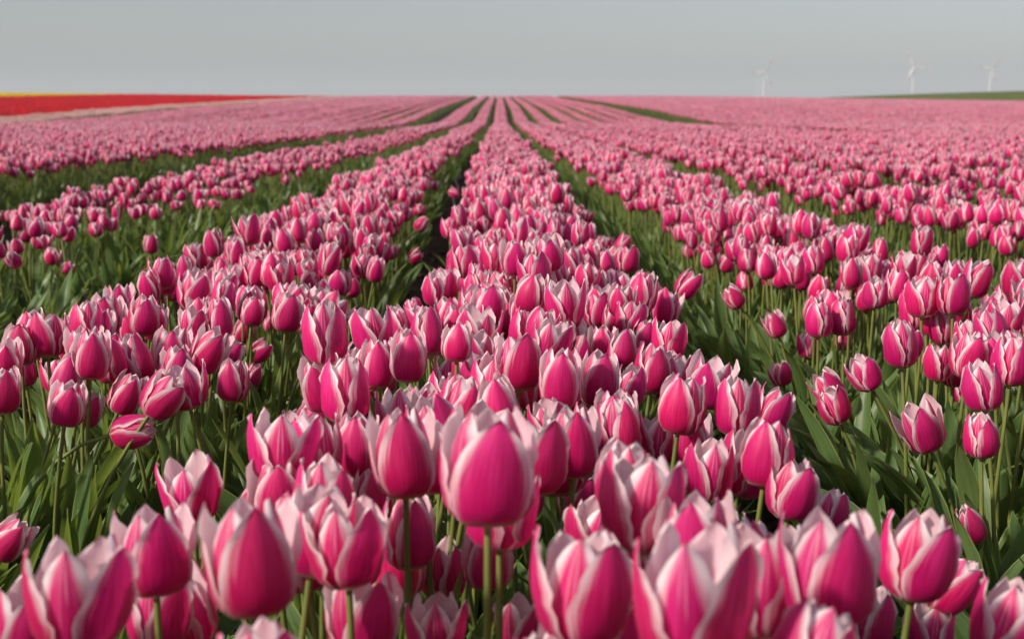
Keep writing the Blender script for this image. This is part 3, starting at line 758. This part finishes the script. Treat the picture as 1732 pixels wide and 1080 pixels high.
# clods of earth in the near furrows
mbs = []
for k in range(5):
    rg = random.Random(900 + k); mb = MB(); n1, n2 = 5, 7; PP = []; ph = [[rg.uniform(0.7, 1.2) for _ in range(n2)] for _ in range(n1 + 1)]
    for j in range(n1 + 1):
        th = j / n1 * math.pi; PP.append([(math.sin(th) * math.cos(i % n2 * 2 * math.pi / n2) * ph[j][i % n2], math.sin(th) * math.sin(i % n2 * 2 * math.pi / n2) * ph[j][i % n2], 0.7 * math.cos(th) * ph[j][0]) for i in range(n2 + 1)])
    mb.grid(PP, [[(0, 0)] * (n2 + 1)] * (n1 + 1)); mbs.append(mb.mesh('clods', [M_SOIL]))
P, I, Ro, Sc = [], [], [], []
for k in range(5200):
    i = rg.choice((-3, -2, -1, 0, 1, 2)); y = 0.4 + 8 * rg.random() ** 1.6; x = (bed_c(i) + bed_c(i + 1)) / 2 + rg.gauss(0, 0.16); s_ = abs(rg.gauss(0, 0.007)) + 0.003
    P.append((x, y, soil_z(x, y) + s_ * 0.2)); I.append(rg.randrange(5)); Ro.append((rg.uniform(0, 6), rg.uniform(0, 6), 0)); Sc.append((s_, s_, s_))
scatter('clods', P, I, Ro, Sc, mbs, 'crumbly clods of dark earth lying in the furrows', 'soil')

# ------------------------------------------------------------------ pale twisted cord lying in the furrow beside the middle bed
cp = [(757, 405, 4.0), (766, 386, 4.35), (772, 374, 4.6), (767, 362, 4.8), (766, 350, 5.0), (776, 336, 5.3), (770, 322, 5.7), (774, 318, 5.8), (780, 314, 5.9), (770, 302, 6.3), (762, 292, 6.8)]
pp = []
for (px, py, d) in cp:
    t = 0.87 * F / (py - 195.0)                       # where that line of sight meets the furrow bottom
    q = at_pixel(px, py, t); pp.append(Vector((q.x, q.y, soil_z(q.x, q.y) + 0.03)))
mb = MB(); dn = []
for a, b in zip(pp[:-1], pp[1:]):
    for k in range(4): dn.append(a.lerp(b, k / 4))
mb.tube(dn, 0.008, 6)
tag(obj('cord', mb.mesh('cord', [plain('weathered cord', (0.42, 0.41, 0.39))])), 'pale grey zigzag cord lying on the soil of the furrow left of the middle bed', 'cord')

# ------------------------------------------------------------------ wind turbines far behind the crest
M_TW = plain('turbine white', (0.66, 0.67, 0.67), 0.4); M_TR = plain('turbine red', (0.55, 0.08, 0.06), 0.4)
def turbine(px, py, blade_px, angs, dist, yaw, label, bl=41.0):
    hub = at_pixel(px, py, dist); zb = -3.0
    root = bpy.data.objects.new('wind_turbine', None); COL.objects.link(root); root.location = (hub.x, hub.y + 4, zb)
    tag(root, label, 'wind turbine', 'wind turbines on the skyline')
    hz = hub.z - zb; k = bl / 41.0
    mb = MB(); mb.tube([(0, 0, 0), (0, 0, hz * 0.5), (0, 0, hz - 1.5)], [2.7 * k, 2.2 * k, 1.5 * k], 16); obj('tower', mb.mesh('tower', [M_TW]), root)
    ry = Matrix.Rotation(yaw, 4, 'Z')
    mb = MB(); mb.tube([(0, -3 * k, hz), (0, -2.6 * k, hz), (0, 3 * k, hz), (0, 7 * k, hz + 0.2), (0, 7.6 * k, hz)], [1.2 * k, 2.2 * k, 2.5 * k, 1.7 * k, 0.3], 12, 0, Matrix.Translation((0, 0, 0)) @ ry); obj('nacelle', mb.mesh('nacelle', [M_TW]), root)
    mb = MB(); mb.tube([(0, -6.3 * k, hz), (0, -5.4 * k, hz), (0, -4 * k, hz), (0, -3 * k, hz)], [0.2, 1.3 * k, 2.0 * k, 2.1 * k], 12, 0, ry); hb = obj('hub', mb.mesh('hub', [M_TW]), root)
    L = blade_px * dist / F
    for a in angs:
        mb = MB(); rows = []; uvs = []; n = 14
        for j in range(n + 1):
            v = j / n; c = (0.9 + 1.9 * min(1, v / 0.18)) * (1 - 0.80 * max(0, (v - 0.18) / 0.82)) * k; t = 0.55 * (1 - 0.8 * v) * k; tw = 0.5 * (1 - v) ** 2
            ring = []
            for i in range(9):
                b = i % 8 * math.pi / 4; cx, ty = math.cos(b) * c, math.sin(b) * t
                ring.append((cx * math.cos(tw) - ty * math.sin(tw), cx * math.sin(tw) + ty * math.cos(tw), 1.2 * k + v * L))
            rows.append(ring); uvs.append([(0, 0)] * 9)
        M = ry @ Matrix.Translation((0, -4.6 * k, hz)) @ Matrix.Rotation(R(a), 4, 'Y')
        mb.grid(rows, uvs, 0, M)
        for fi in range(len(mb.f)):
            j = fi // 8
            if j in (8, 9) or j == 13: mb.mi[fi] = 1
        obj('blade', mb.mesh('blade', [M_TW, M_TR]), hb)
turbine(1293, 123, 30, (30, -90, 148), 3300, 0.15, 'wind turbine with a taller tower overlapping a smaller one near the crest')
turbine(1282.5, 138, 17, (-88, 28, 150), 4300, 0.1, 'smallest wind turbine half hidden beside a taller one', 31)
turbine(1546.5, 114, 31, (-27, 92, 208), 4000, -0.1, 'wind turbine standing alone above the green field, middle one on the skyline', 50)
turbine(1677, 117, 29, (40, -78, 160), 3400, 0.1, 'rightmost wind turbine on the skyline above the green field')

# ------------------------------------------------------------------ hazy air round the whole place
mb = MB(); x0, x1, y0, y1, z0, z1 = -9500, 9500, -400, 12600, -6, 150
for q in (((x0, y0, z0), (x0, y1, z0), (x1, y1, z0), (x1, y0, z0)), ((x0, y0, z1), (x1, y0, z1), (x1, y1, z1), (x0, y1, z1)),
          ((x0, y0, z0), (x1, y0, z0), (x1, y0, z1), (x0, y0, z1)), ((x1, y0, z0), (x1, y1, z0), (x1, y1, z1), (x1, y0, z1)),
          ((x1, y1, z0), (x0, y1, z0), (x0, y1, z1), (x1, y1, z1)), ((x0, y1, z0), (x0, y0, z0), (x0, y0, z1), (x0, y1, z1))): mb.poly(q)
me = mb.mesh('haze', [], False)
hm, t, o, N, L = newmat('haze'); pv = N('ShaderNodeVolumePrincipled'); pv.inputs['Color'].default_value = (0.86, 0.93, 1.0, 1)
pv.inputs['Density'].default_value = 0.00020; pv.inputs['Anisotropy'].default_value = 0.0; L(pv.outputs[0], o.inputs['Volume'])
me.materials.append(hm)
tag(obj('haze', me), 'thin pale haze that fades the far turbines', 'haze', kind='stuff')
